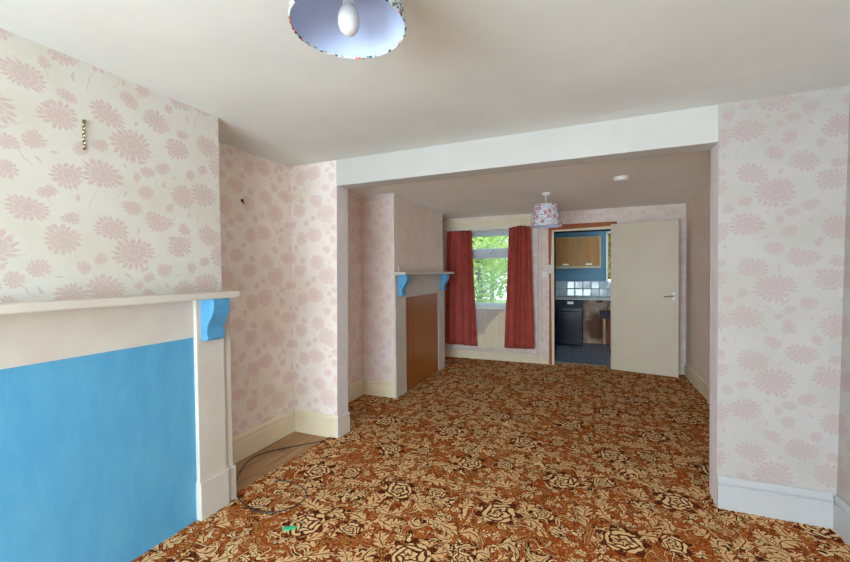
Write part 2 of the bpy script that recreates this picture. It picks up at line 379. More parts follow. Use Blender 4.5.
# ------------------------------------------------------------------ mesh helpers
class MB:
    def __init__(s): s.bm = bmesh.new()
    def box(s, x, y, z, bev=0.0, mi=0):
        bm = bmesh.new()
        bmesh.ops.create_cube(bm, size=1)
        bmesh.ops.scale(bm, vec=(x[1]-x[0], y[1]-y[0], z[1]-z[0]), verts=bm.verts)
        bmesh.ops.translate(bm, vec=((x[0]+x[1])/2, (y[0]+y[1])/2, (z[0]+z[1])/2), verts=bm.verts)
        if bev: bmesh.ops.bevel(bm, geom=bm.edges[:], offset=bev, segments=2, affect='EDGES', profile=.6)
        return s.add(bm, mi)
    def add(s, bm, mi=0):
        me = bpy.data.meshes.new('tmp')
        for f in bm.faces: f.material_index = mi
        bm.to_mesh(me); bm.free(); s.bm.from_mesh(me); bpy.data.meshes.remove(me); return s
    def prism(s, prof, axis, a, b, mi=0, bev=0.):
        """prof: 2D points; extruded along axis x/y/z from a to b"""
        bm = bmesh.new()
        mk = {'x': lambda p, t: (t, p[0], p[1]), 'y': lambda p, t: (p[0], t, p[1]), 'z': lambda p, t: (p[0], p[1], t)}[axis]
        A = [bm.verts.new(mk(p, a)) for p in prof]; B = [bm.verts.new(mk(p, b)) for p in prof]
        n = len(prof)
        for i in range(n): bm.faces.new((A[i], A[(i+1) % n], B[(i+1) % n], B[i]))
        fs = [bm.faces.new(A), bm.faces.new(B[::-1])]
        bmesh.ops.recalc_face_normals(bm, faces=bm.faces[:])
        if bev: bmesh.ops.bevel(bm, geom=[e for f in fs for e in f.edges], offset=bev, segments=1, affect='EDGES')
        return s.add(bm, mi)
    def lathe(s, prof, c, n=40, mi=0, close=False):
        bm = bmesh.new(); rings = []
        for r, z in prof:
            rings.append([bm.verts.new((c[0]+r*math.cos(2*PI*k/n), c[1]+r*math.sin(2*PI*k/n), c[2]+z)) for k in range(n)] if r > 1e-6 else [bm.verts.new((c[0], c[1], c[2]+z))])
        pr = list(zip(rings, rings[1:])) + ([(rings[-1], rings[0])] if close else [])
        for A, B in pr:
            for k in range(n):
                q = [A[k % len(A)], A[(k+1) % len(A)], B[(k+1) % len(B)], B[k % len(B)]]
                q = list(dict.fromkeys(q))
                if len(q) > 2:
                    try: bm.faces.new(q)
                    except ValueError: pass
        bmesh.ops.recalc_face_normals(bm, faces=bm.faces[:])
        return s.add(bm, mi)
    def tube(s, pts, r, n=8, mi=0, smooth_pts=0):
        P = [Vector(p) for p in pts]
        if smooth_pts:
            Q = []
            for i in range(len(P)-1):
                p0, p1, p2, p3 = P[max(i-1, 0)], P[i], P[i+1], P[min(i+2, len(P)-1)]
                for k in range(smooth_pts):
                    t = k/smooth_pts
                    Q.append(.5*((2*p1)+(p2-p0)*t+(2*p0-5*p1+4*p2-p3)*t*t+(3*p1-p0-3*p2+p3)*t**3))
            P = Q + [P[-1]]
        rr = r if isinstance(r, (list, tuple)) else None
        bm = bmesh.new(); rings = []
        up = Vector((0, 0, 1)); 
        for i, p in enumerate(P):
            d = (P[min(i+1, len(P)-1)] - P[max(i-1, 0)]).normalized()
            u = d.cross(up)
            if u.length < .1: u = d.cross(Vector((1, 0, 0)))
            u.normalize(); w = u.cross(d).normalized()
            rad = r if rr is None else rr[0] + (rr[1]-rr[0])*i/max(1, len(P)-1)
            rings.append([bm.verts.new(p + (u*math.cos(2*PI*k/n) + w*math.sin(2*PI*k/n))*rad) for k in range(n)])
        for A, B in zip(rings, rings[1:]):
            for k in range(n): bm.faces.new((A[k], A[(k+1) % n], B[(k+1) % n], B[k]))
        bm.faces.new(rings[0]); bm.faces.new(rings[-1][::-1])
        bmesh.ops.recalc_face_normals(bm, faces=bm.faces[:])
        return s.add(bm, mi)
    def build(s, name, mat, parent=None, smooth=False, loc=None, pick=None):
        me = bpy.data.meshes.new(name)
        o = bpy.data.objects.new(name, me); C.objects.link(o)
        off = Vector((0, 0, 0))
        if parent is not None:
            o.parent = parent
            r = parent
            while r.parent is not None: r = r.parent
            off = r.location.copy()
        elif loc is not None:
            off = Vector(loc); o.location = off
        uvl = s.bm.loops.layers.uv.verify()
        for f in s.bm.faces:
            n = f.normal; f.normal_update(); n = f.normal
            ax = max(range(3), key=lambda i: abs(n[i]))
            for l in f.loops:
                c = l.vert.co
                l[uvl].uv = ((c.y, c.z), (c.x, c.z), (c.x, c.y))[ax]
            f.smooth = smooth
            if pick: f.material_index = pick(f)
        bmesh.ops.translate(s.bm, vec=-off, verts=s.bm.verts)
        s.bm.to_mesh(me); s.bm.free()
        for m in (mat if isinstance(mat, (list, tuple)) else [mat]): me.materials.append(m)
        if smooth:
            me.set_sharp_from_angle(angle=math.radians(40))
        return o
def thing(name, label, cat, loc, group=None):
    o = bpy.data.objects.new(name, None); C.objects.link(o); o.location = loc; o.empty_display_size = .1
    return tag(o, label, cat, group)
def tag(o, label, cat, group=None, kind=None):
    o['label'] = label; o['category'] = cat
    if group: o['group'] = group
    if kind: o['kind'] = kind
    return o
def struct(name, mb, mat, pick=None, label=None, parent=None):
    o = mb.build(name, mat, parent, pick=pick)
    if parent is None: o['kind'] = 'structure'
    if label: o['label'] = label
    return o
NX = lambda f: abs(f.normal.x) > .7
NY = lambda f: abs(f.normal.y) > .7

# ------------------------------------------------------------------ measured layout (metres; x right, y away, z up)
H, H2 = 2.40, 2.328
XB, XL, XL2, XR, XR2 = -2.128, -2.52, -2.49, 1.253, 1.184
YO, YO2, YW, YF = 2.834, 2.999, 6.289, -2.2
XJ1, XJ2, ZB = -2.027, .695, 2.179
YB0, YB1 = .25, 1.766                        # front chimney breast
YC0, YC1, XC = 3.978, 5.576, -2.059          # back chimney breast
WX0, WX1, WZ0, WZ1 = -2.06, -.98, .84, 2.10  # back window opening
DX0, DX1, DZ = -.52, .27, 2.03              # kitchen doorway
YK, YKW = 6.53, 8.45                         # kitchen near face, far wall

# ------------------------------------------------------------------ room shell
struct('floor', MB().box((-2.66, 1.42), (YF-.15, YK), (-.11, -.012)), M['boards'], label='bare timber floorboards')
struct('ceiling', MB().box((-2.66, 1.42), (YF-.15, YO+.08), (H, H+.1)), M['ceil'])
struct('ceiling_back', MB().box((-2.66, 1.42), (YO+.08, YK), (H2, H2+.17)), M['ceil2'])
struct('wall_left', MB().box((-2.66, XL), (YF-.15, YO), (-.012, H)), M['paper2'])
struct('chimney_breast', MB().box((XL, XB), (YB0, YB1), (-.012, H)), M['paper'])
def lean(mb, f):
    for v in mb.bm.verts: f(v)
    return mb
pickj = lambda f: 1 if NX(f) else 0
def lp(v):
    if abs(v.co.x - XJ1) < .01: v.co.x += .016*(v.co.z/2.3) - .020*(1 - v.co.z/2.3)
struct('wall_partition_left', lean(MB().box((-2.66, XJ1), (YO, YO2), (-.012, H)), lp), [M['paper2'], M['jamb']], pickj)
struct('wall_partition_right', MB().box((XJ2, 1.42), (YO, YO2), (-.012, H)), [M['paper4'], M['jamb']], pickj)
struct('beam', MB().box((XJ1+.012, XJ2), (YO-.004, YO2), (ZB, H), .004), M['beam'], label='white painted beam over the wide opening')
def lr(v):
    if abs(v.co.x - XR) < .01: v.co.x += (v.co.z/H - .5)*.038
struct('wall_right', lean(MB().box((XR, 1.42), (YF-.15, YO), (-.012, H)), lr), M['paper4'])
struct('wall_right_back', MB().box((XR2, 1.42), (YO2, YW), (-.012, H2)), M['paper5'])
struct('wall_left_back', MB().box((-2.66, XL2), (YO2, YW), (-.012, H2)), M['paper3'])
struct('chimney_breast_back', MB().box((XL2, XC), (YC0, YC1), (-.012, H2)), [M['paper3'], M['paper5']], pickj)
wb = MB()
for x, z in (((-2.66, WX0), (-.012, H2)), ((WX0, WX1), (-.012, WZ0)), ((WX0, WX1), (WZ1, H2)), ((WX1, DX0), (-.012, H2)), ((DX0, DX1), (DZ, H2)), ((DX1, 1.42), (-.012, H2))):
    wb.box(x, (YW, YK), z)
struct('wall_back', wb, [M['paper3'], M['kblue'], M['jamb']], lambda f: 1 if f.normal.y > .7 and f.calc_center_median().x > -.99 else (0 if NY(f) else 2))
wf = MB()
FX0, FX1, FZ0, FZ1 = -2.15, .45, .30, 1.88
for x, z in (((-2.66, FX0), (-.012, H)), ((FX1, 1.42), (-.012, H)), ((FX0, FX1), (-.012, FZ0)), ((FX0, FX1), (FZ1, H))):
    wf.box(x, (YF-.15, YF), z)
struct('wall_front', wf, M['paper'])
w2 = MB()
for x in (FX0, -1.25, -.45, FX1-.06): w2.box((x, x+.06), (YF-.12, YF-.06), (FZ0, FZ1))
for z in (FZ0, FZ1-.06): w2.box((FX0, FX1), (YF-.12, YF-.06), (z, z+.06))
w2o = struct('window_2', w2, M['upvc'])
struct('glass', MB().box((FX0, FX1), (YF-.095, YF-.09), (FZ0, FZ1)), M['glass'], parent=w2o)

# skirting boards: moulded profile, swept along each wall
def skirt(name, axis, at, a, b, side, h=.185, t=.02, mat='cream', zb=-.012):
    # side = +1: board grows towards +normal
    p = [(0, zb), (t, zb), (t, h-.052), (t*.55, h-.046), (t*.85, h-.034), (t*.8, h-.014), (t*.35, h), (0, h)]
    prof = [(at + side*q[0], q[1]) for q in p]
    mb = MB(); mb.prism(prof, 'y' if axis == 'y' else 'x', a, b)
    return struct(name, mb, M[mat])
skirt('baseboard_left', 'y', XL, YB1, YO, +1)
skirt('baseboard_partition_left', 'x', YO, XL+.02, XJ1, -1, mat='cream')
skirt('baseboard_partition_right', 'x', YO, XJ2, XR-.035, -1, .19, mat='wgloss')
skirt('baseboard_right', 'y', XR-.018, YF, YO-.02, -1, .19, mat='wgloss')
skirt('baseboard_left_back', 'y', XL2, YO2, YC0, +1)
skirt('baseboard_chimney_breast', 'x', YC0, XL2+.02, XC+.012, -1)
skirt('baseboard_left_window', 'y', XL2, YC1, YW-.02, +1)
skirt('baseboard_right_back', 'y', XR2, YO2, YW-.02, -1, .165, mat='cream')
skirt('baseboard_back', 'x', YW, XL2, -.612, -1, .13, mat='cream')
skirt('baseboard_back_right', 'x', YW, .36, XR2-.0, -1, .13, mat='creamw')
# jamb plinth blocks at the opening
jb = MB(); jb.box((XJ1-.03, XJ1+.004), (YO-.022, YO2), (-.012, .17), .004)
struct('trim_1', jb, M['creamw'], label='white plinth block at the foot of the left pier')
# coving strip in the back room
cv = MB()
cv.box((XL2, XL2+.02), (YO2, YC0), (H2-.035, H2), .004)
cv.box((XL2, XC+.02), (YC0-.02, YC0), (H2-.035, H2), .004)
cv.box((XC, XC+.02), (YC0-.0, YC1+.02), (H2-.03, H2), .004)
struct('trim_2', cv, M['jamb'], label='narrow coving strip around the far chimney breast')

# ------------------------------------------------------------------ carpet
cp = [(XB+.012, YF), (XR-.01, YF), (XR-.03, YO-.02), (XJ2-.0, YO-.02), (XJ2-.0, YO2), (XR2-.02, YO2), (XR2-.02, YW-.02), (.27, YW-.02), (.27, YW+.07), (-.52, YW+.07), (-.52, YW-.02),
      (XL2+.02, YW-.02), (XL2+.02, YC1), (XC+.022, YC1), (XC+.022, YC0-.02), (XL2+.02, YC0-.02), (XL2+.02, YO2), (XJ1+.016, YO2), (XJ1+.016, YO-.025)]
edge = [(XB+.016 + random.uniform(-.008, .008) - .03*(i/14), 2.80 - i*(2.80-1.84)/14) for i in range(15)]
cp += edge + [(XB+.045, 1.80), (XB+.052, 1.73), (XB+.012, 1.55)]
bm = bmesh.new(); vs = [bm.verts.new((x, y, -.012)) for x, y in cp]; f = bm.faces.new(vs)
r = bmesh.ops.extrude_face_region(bm, geom=[f])
bmesh.ops.translate(bm, vec=(0, 0, .012), verts=[v for v in r['geom'] if isinstance(v, bmesh.types.BMVert)])
bmesh.ops.recalc_face_normals(bm, faces=bm.faces[:])
o = MB().add(bm).build('carpet', M['carpet'])
tag(o, 'rust and cream scroll patterned fitted carpet running through both rooms', 'carpet')

# ------------------------------------------------------------------ fireplaces
def corbel_prof(x0, zt, dp, h):
    pts = [(0, 0), (.93, 0), (.98, -.06), (1., -.14), (.99, -.24), (.93, -.34), (.82, -.43), (.68, -.51), (.55, -.60), (.47, -.69), (.44, -.78), (.47, -.87), (.53, -.94), (.50, -.97), (.30, -1.), (0, -.98)]
    return [(x0 + a*dp, zt + b*h) for a, b in pts]
fp = thing('fireplace_surround', 'large cream fireplace surround with blue boarded opening in the front room', 'fireplace', (XB, 1.0, 0))
XF = -2.112
mb = MB().box((XB, -1.98), (YB0-.02, 1.772), (1.288, 1.325), .005); mb.build('mantel_shelf', M['surround'], fp)
MB().box((XB, XF), (YB0+.2, 1.56), (1.066, 1.288)).build('frieze', M['surround'], fp)
pb = MB().box((XB, XF-.002), (.452, 1.561), (.0, 1.066), .003).build('infill_panel', M['blue'], fp); pb['label'] = 'blue painted board filling the fireplace opening'
for y0, y1, yr in ((1.561, 1.742, 1.80), (.262, .452, .215)):
    q = MB()
    q.box((XB, -2.088), (y0, y1), (.0, 1.288), .003)
    a, b2 = (y1, yr) if yr > y1 else (yr, y0)
    q.box((XB-.10 if yr > y1 else XB, -2.10), (max(a, YB1+.001) if yr > y1 else a, b2), (.0, 1.288), .003)
    if yr > y1: q.box((XB, -2.10), (y1, YB1+.001), (.0, 1.288))
    p = q.build('pilaster', M['surround'], fp)
    q = MB().box((XB, -2.074), (y0-.006, y1+.006), (.0, .222), .006)
    if yr > y1: q.box((XB, -2.088), (y1+.0, 1.812), (.0, .212), .004)
    q.build('plinth', M['surround'], p)
    yc = (y0+y1)/2
    c = MB().prism(corbel_prof(-2.088, 1.287, .104, .246), 'y', yc-.062, yc+.055, bev=.003).build('corbel', M['corbel'], fp); c['label'] = 'bright blue scroll corbel'
fb = thing('fireplace_surround', 'cream fireplace surround with brown boarded opening in the far room', 'fireplace', (XC, 4.78, 0))
XG = -2.04
MB().box((XC, -1.90), (3.93, 5.625), (1.405, 1.437), .004).build('mantel_shelf', M['surround'], fb)
MB().box((XC, XG), (3.958, 5.572), (1.135, 1.405)).build('frieze', M['surround'], fb)
p = MB().box((XC, XG-.006), (4.232, 5.30), (.0, 1.135)).build('infill_panel', M['hardboard'], fb); p['label'] = 'brown hardboard sheet filling the fireplace opening'
for y0, y1 in ((3.958, 4.232), (5.30, 5.572)):
    MB().box((XC, XG), (y0, y1), (.0, 1.135), .002).build('pilaster', M['surround'], fb)
    a = y0+.075 if y0 < 4.5 else y1-.17
    c = MB().prism(corbel_prof(XG, 1.405, .11, .24), 'y', a, a+.095, bev=.003).build('corbel', M['corbel'], fb); c['label'] = 'bright blue scroll corbel'
tag(MB().box((-2.035, -2.018), (4.01, 4.026), (1.437, 1.515), .002).build('wooden_peg', M['surround'], loc=(-2.03, 4.02, 1.437)), 'short cream stick standing on the near end of the far mantel shelf', 'stick')

# hooks on the walls
hk = thing('wall_hook', 'long thin speckled brass strip hook on the front chimney breast wallpaper', 'hook', (XB, 1.057, 2.0))
MB().box((XB, XB+.004), (1.052, 1.062), (2.0, 2.128), .001).build('strip', M['brass'], hk)
q = MB()
for k in range(7): q.tube([(XB+.004, 1.053+.004*(k % 2), 2.012+.0165*k), (XB+.012, 1.053+.004*(k % 2), 2.016+.0165*k)], .003, 6)
q.build('tooth', M['creamw'], hk)
MB().box((XB, XB+.012), (1.052, 1.062), (2.116, 2.136), .002).build('bracket', M['brass'], hk)
nh = thing('picture_hook', 'small dark hook nailed high on the alcove wallpaper', 'hook', (XL, 2.292, 1.985))
MB().box((XL, XL+.006), (2.283, 2.303), (1.996, 2.016), .001).build('plate', M['dark'], nh)
MB().tube([(XL+.006, 2.293, 2.0), (XL+.02, 2.293, 1.992), (XL+.024, 2.293, 1.985), (XL+.02, 2.293, 1.98)], .004, 6).build('hook', M['dark'], nh)

# ------------------------------------------------------------------ loose bits on the floor
def fz(x, y): return .0045 if x > XB+.01 - .03*max(0, (2.8-y)) else -.0075
pts = [(-2.082, 2.792), (-2.109, 2.707), (-2.273, 2.567), (-2.402, 2.403), (-2.44, 2.256), (-2.36, 2.085), (-2.228, 1.926), (-2.094, 1.819), (-1.899, 1.748), (-1.772, 1.764), (-1.695, 1.828), (-1.665, 1.918), (-1.692, 2.002), (-1.79, 2.065), (-1.927, 2.083), (-2.002, 2.053)]
cpts = [(x, y, fz(x, y)) for x, y in pts]
tag(MB().tube(cpts, .0038, 8, smooth_pts=6).build('cable', M['cable'], smooth=True), 'dark cable looped over carpet and bare boards beside the front fireplace', 'cable')
def scrap(name, label, cat, x, y, prof, rot, mat, t=.004):
    c, s_ = math.cos(rot), math.sin(rot)
    pr = [(x + a*c - b*s_, y + a*s_ + b*c) for a, b in prof]
    tag(MB().prism(pr, 'z', 0., t, bev=.0008).build(name, mat, loc=(x, y, 0)), label, cat)
scrap('plastic_scrap', 'small torn green plastic scrap lying on the carpet', 'scrap', -1.56, 1.70, [(-.035, -.012), (-.01, -.02), (.012, -.012), (.036, -.008), (.04, .012), (.01, .02), (-.012, .01), (-.03, .014)], .35, M['green'], .006)
scrap('wood_splinter', 'pale splinter on the carpet in front of the fireplace plinth', 'splinter', -1.93, 1.50, [(-.03, -.003), (.03, -.002), (.034, .002), (-.028, .004)], 2.2, M['creamw'])
scrap('wood_splinter', 'pale splinter on the carpet beyond the cable loop', 'splinter', -1.60, 1.98, [(-.024, -.003), (.02, -.003), (.026, .002), (-.02, .004)], 1.9, M['creamw'])
tag(MB().lathe([(0, 0), (.010, .001), (.013, .007), (.009, .014), (0, .016)], (1.15, 5.0, 0), 10).build('paper_crumb', M['white'], smooth=True, loc=(1.15, 5.0, 0)), 'tiny white crumb on the carpet by the right-hand skirting', 'crumb')

# ------------------------------------------------------------------ pendant lamps
def pendant(x, y, zc, zt, zb_, rt, rb, mat, label, rose_r=.05, drop=0.):
    t = thing('pendant_lamp', label, 'ceiling lamp', (x, y, zc), 'ceiling pendant lamps')
    MB().lathe([(0, 0), (rose_r, 0), (rose_r, -.012), (rose_r*.7, -.026), (.014, -.034), (0, -.034)], (x, y, zc), 28).build('ceiling_rose', M['white'], t, True)
    zl = zt-drop
    MB().tube([(x, y, zc-.03), (x, y, zl-.02)], .0045, 8).build('cord', M['white'], t, True)
    MB().lathe([(0, 0), (.012, 0), (.0185, -.012), (.0185, -.030), (.0155, -.034), (.0155, -.066), (0, -.066)], (x, y, zl-.018), 20).build('bulb_holder', M['white'], t, True)
    bz = zl-.078
    q = MB().lathe([(.0, .012), (.0125, .012), (.0132, -.010), (.0150, -.014), (.0218, -.021), (.0270, -.031), (.0298, -.044), (.0302, -.053), (.0290, -.066), (.0245, -.078), (.0165, -.087), (.008, -.0915), (0, -.0925)], (x, y, bz), 28)
    q.build('light_bulb', M['bulb'], t, True)
    n = 64; bm = bmesh.new(); uvl = bm.loops.layers.uv.verify()
    prof = [(rb-.003, zb_-.001, 0), (rb, zb_, 0), (rb+.001, zb_+.004, 0), (rb, zb_+.009, 0), (rt, zt, 0), (rt-.002, zt, 1), (rb-.004, zb_+.010, 1), (rb-.005, zb_+.004, 0)]
    rings = [[bm.verts.new((x+r_*math.cos(2*PI*k/n), y+r_*math.sin(2*PI*k/n), z)) for k in range(n)] for r_, z, _ in prof]
    for i in range(len(prof)):
        A, B = rings[i], rings[(i+1) % len(prof)]
        for k in range(n):
            f = bm.faces.new((A[k], A[(k+1) % n], B[(k+1) % n], B[k])); f.smooth = True
            f.material_index = 1 if i in (5, 6) else 0
    bmesh.ops.recalc_face_normals(bm, faces=bm.faces[:])
    me = bpy.data.meshes.new('lamp_shade')
    for f in bm.faces:
        for l in f.loops:
            c = l.vert.co; a = math.atan2(c.y-y, c.x-x)
            ctr = f.calc_center_median(); ac = math.atan2(ctr.y-y, ctr.x-x)
            if a-ac > PI: a -= 2*PI
            if ac-a > PI: a += 2*PI
            l[uvl].uv = (a*rb, c.z)
    bmesh.ops.translate(bm, vec=-t.location, verts=bm.verts)
    bm.to_mesh(me); bm.free(); me.materials.append(mat); me.materials.append(M['lining']); me.set_sharp_from_angle(angle=math.radians(40))
    s_ = bpy.data.objects.new('lamp_shade', me); C.objects.link(s_); s_.parent = t
    sp = MB()
    for k in range(3):
        a = 2*PI*k/3+.4
        sp.tube([(x+.018*math.cos(a), y+.018*math.sin(a), zl-.03), (x+(rt-.003)*math.cos(a), y+(rt-.003)*math.sin(a), zt-.006)], .002, 6)
    sp.build('spider', M['white'], s_)
pendant(-.622, .944, H, 2.32, 2.11, .125, .16, M['shadeA'], 'near pendant lamp seen from below, patterned shade open to its bulb', drop=.060)
pendant(-.478, 4.735, H2, 2.192, 1.945, .135, .178, M['shadeB'], 'far pendant lamp with pink flowered shade in front of the window wall')
sd = thing('smoke_detector', 'round white smoke detector on the far room ceiling', 'smoke detector', (.267, 4.254, H2))
MB().lathe([(0, 0), (.068, 0), (.068, -.010), (.064, -.014), (0, -.014)], (.267, 4.254, H2), 32).build('base', M['white'], sd, True)
MB().lathe([(.058, -.014), (.056, -.030), (.046, -.038), (0, -.040)], (.267, 4.254, H2), 32).build('cover', M['white'], sd, True)

# ------------------------------------------------------------------ back window, curtains, radiator
w = MB()
YG = 6.42
for x in ((WX0, WX0+.06), (WX1-.06, WX1)): w.box(x, (YG, YG+.06), (WZ0, WZ1), .004)
w.box((WX0, WX1), (YG, YG+.06), (2.02, WZ1), .004); w.box((WX0, WX1), (YG, YG+.06), (1.655, 1.815), .004); w.box((WX0, WX1), (YG, YG+.06), (WZ0, .915), .004)
wo = struct('window_1', w, M['upvc'], label='white framed window with a top light between the red curtains')
for z in ((1.80, 2.03), (.905, 1.665)): struct('glass', MB().box((WX0+.05, WX1-.05), (YG+.028, YG+.034), z), M['glass'], parent=wo)
struct('window_sill', MB().box((WX0, WX1), (YW-.006, YG), (WZ0-.02, WZ0+.004), .003), M['creamw'], parent=wo)
tag(MB().box((-2.40, -.80), (YW-.028, YW), (2.135, 2.285), .003).build('pelmet_board', M['cream'], loc=(-1.6, YW, 2.135)), 'flat cream pelmet board above the red curtains', 'pelmet')
ct = thing('curtain_track', 'thin white curtain track below the pelmet board', 'curtain track', (-1.5, YW-.06, 2.1))
MB().box((-2.25, -.80), (YW-.075, YW-.055), (2.118, 2.136), .003).build('rail', M['white'], ct)
for x in (-2.15, -1.68, -.9): MB().box((x, x+.022), (YW-.08, YW-.028), (2.125, 2.15), .002).build('bracket', M['white'], ct)
def cloth(name, xl, xr, zt, zb_, y0, amp, nf, mat, label, cat, group, seed, nu=110, nv=30, bump=0., th=.0025, droop=None):
    rnd = random.Random(seed); ph = rnd.uniform(0, 6)
    bm = bmesh.new(); V = []
    ks = [rnd.uniform(.7, 1.3) for _ in range(12)]
    for j in range(nv+1):
        v = j/nv; row = []
        for i in range(nu+1):
            u = i/nu
            x = (xl[0]+(xl[1]-xl[0])*v)*(1-u) + (xr[0]+(xr[1]-xr[0])*v)*u
            g = u + .06*math.sin(5*u+ph) + .03*math.sin(11*u+2*ph) + .006*math.sin(9*v+ph)
            yy = y0 - amp*(.85-.35*v)*(math.sin(2*PI*nf*g+ph) + .35*math.sin(2*PI*nf*1.9*g+2*ph+1.5*v))*ks[int(u*11)]**.3
            top = zt + bump*math.exp(-((u-.55)/.28)**2)
            bot = zb_ + .006*math.sin(4*u+ph) + (droop(u) if droop else 0)
            row.append(bm.verts.new((x, yy, top + (bot-top)*v)))
        V.append(row)
    for j in range(nv):
        for i in range(nu): bm.faces.new((V[j][i], V[j+1][i], V[j+1][i+1], V[j][i+1]))
    o = MB().add(bm).build(name, mat, smooth=True, loc=((xl[0]+xr[0])/2, y0, zb_))
    if th:
        m = o.modifiers.new('thickness', 'SOLIDIFY'); m.thickness = th
    return tag(o, label, cat, group)
cloth('curtain', (-2.205, -2.262), (-1.79, -1.705), 2.105, .235, 6.17, .028, 5.2, M['red'], 'red curtain hanging beside the far fireplace', 'curtain', 'red window curtains', 3)
cloth('curtain', (-1.178, -1.262), (-.85, -.80), 2.118, .235, 6.17, .030, 4.6, M['red'], 'red curtain hanging beside the pipes and kitchen doorway', 'curtain', 'red window curtains', 5, bump=.022)
cloth('net_curtain', (-2.03, -2.03), (-1.0, -1.0), 2.10, .80, 6.325, .012, 9., M['net'], 'grey net curtain over the window with its hem trailing below the sill', 'net curtain', None, 8, th=0.0)
sw = [(-1.72, .84), (-1.30, .84), (-1.24, .81), (-1.36, .70), (-1.40, .56), (-1.45, .50), (-1.52, .50), (-1.58, .46), (-1.66, .40), (-1.72, .42)]
bm = bmesh.new()
for dy, k in ((0., 1.), (-.012, .82)):
    cx, cz = -1.5, .84
    rows = []
    for j in range(13):
        v = j/12; row = []
        for i in range(21):
            u = i/20
            x0 = -1.74 + .50*u; x1 = -1.74 + .34*u*k + .04*math.sin(u*7)
            zlow = .40 + .34*u*u + .012*math.sin(u*9)
            x = x0 + (x1-x0)*v; z = .835 + (zlow-.835)*v*k
            row.append(bm.verts.new((x, 6.212+dy - .010*math.sin(u*19+v*3)*(.3+v), z)))
        rows.append(row)
    for A, B in zip(rows, rows[1:]):
        for i in range(20): bm.faces.new((A[i], B[i], B[i+1], A[i+1]))
nc = [o for o in C.objects if o.name.startswith('net_curtain')][0]
q = MB().add(bm)
sw_o = q.build('trailing_hem', M['net2'], None, True)
sw_o.data.transform(Matrix.Translation(-nc.location)); sw_o.parent = nc

rad = thing('radiator', 'cream ribbed panel radiator under the window behind the red curtains', 'radiator', (-1.52, 6.24, .2))
bm = bmesh.new(); pr = []
n = 24
for i in range(n+1):
    x0 = -2.10 + i*(1.16/n)
    pr += [(x0, 6.235), (x0+.012, 6.228), (x0+.034, 6.228)] if i < n else [(x0, 6.235)]
pr += [(-.94, 6.262), (-2.10, 6.262)]
MB().prism(pr, 'z', .205, .775).build('panel', M['cream'], rad)
v = MB().tube([(-.94, 6.245, .235), (-.885, 6.245, .235), (-.885, 6.245, .15)], .009, 10, smooth_pts=3)
v.build('pipe', M['creamw'], rad, True)
MB().lathe([(0, -.02), (.016, -.02), (.018, .0), (.016, .035), (0, .04)], (-.885, 6.245, .235), 16).build('valve', M['white'], rad, True)
v = MB().tube([(-2.10, 6.245, .235), (-2.16, 6.245, .235), (-2.16, 6.245, .15)], .009, 10, smooth_pts=3); v.build('pipe', M['creamw'], rad, True)
MB().lathe([(0, -.02), (.016, -.02), (.018, .0), (.016, .035), (0, .04)], (-2.16, 6.245, .235), 16).build('valve', M['dark'], rad, True)
tag(MB().tube([(-2.30, 6.252, .155), (-.80, 6.252, .150), (-.765, 6.255, .152), (-.758, 6.262, .20), (-.757, 6.262, 2.13)], .0105, 10, smooth_pts=4).build('heating_pipe', M['creamw'], smooth=True), 'cream pipe along the skirting turning up beside the red curtain', 'pipe')
tag(MB().tube([(-.708, 6.268, .13), (-.708, 6.268, 2.32)], .0085, 10).build('riser_pipe', M['creamw'], smooth=True), 'thin cream upright pipe nearest the light switch', 'pipe')
ls = thing('light_switch', 'small white light switch between pipes and kitchen doorway', 'switch', (-.655, YW, 1.345))
MB().box((-.70, -.614), (YW-.011, YW), (1.345, 1.425), .003).build('plate', M['white'], ls)
MB().box((-.665, -.649), (YW-.017, YW-.010), (1.372, 1.40), .002).build('rocker', M['white'], ls)

# ------------------------------------------------------------------ kitchen doorway, door
fr = MB()
fr.prism([(-.60, 1.525), (-.566, 1.525), (-.552, 2.052), (-.602, 2.052)], 'y', YW-.012, YW)
fr.prism([(-.598, 0.), (-.556, 0.), (-.566, 1.40), (-.592, 1.40)], 'y', YW-.012, YW)
fr.prism([(-.602, 2.052), (.345, 2.078), (.345, 2.134), (-.602, 2.134)], 'y', YW-.016, YW)
struct('trim_3', fr, M['brown'], label='bare brown timber strips around the kitchen doorway')
ln = MB()
ln.box((-.553, DX0), (YW-.008, YK), (-.0, DZ)); ln.prism([(DX0-.03, DZ), (DX1+.03, DZ), (DX1+.03, DZ+.047), (DX0-.03, DZ+.022)], 'y', YW-.008, YK); ln.box((DX1, DX1+.03), (YW-.008, YK), (0, DZ))
struct('trim_7', MB().box((-.606, -.553), (YW-.016, YW), (1.395, 1.53), .003), M['jamb'], label='pale filler block interrupting the timber strip beside the light switch')
struct('trim_4', ln, M['cream'], label='cream door lining')
ang = math.radians(-13.)
hx, hy = .268, YW-.018
do = bpy.data.objects.new('door_1', None); C.objects.link(do); do.location = (hx, hy, .008); do.rotation_euler = (0, 0, ang)
do['kind'] = 'structure'; do['label'] = 'plain magnolia flush door standing wide open against the back wall'
def dpart(name, mb, mat, smooth=False, pick=None, parent=None):
    # built in the door's own frame: x along its width, -y its room face
    o = mb.build(name, mat, None, smooth, pick=pick); o.parent = parent or do; return o
lf = dpart('door_leaf', MB().box((0, .822), (-.04, 0), (0, 2.085), .002), [M['door'], M['dedge']], pick=lambda f: 1 if f.normal.x > .9 else 0)
hd = dpart('door_handle', MB().box((.748, .786), (-.047, -.04), (1.015, 1.125), .004), M['white'])
dpart('lever', MB().tube([(.768, -.047, 1.075), (.768, -.085, 1.075), (.745, -.09, 1.075), (.655, -.088, 1.065)], .0075, 10, smooth_pts=4), M['chrome'], True, parent=hd)
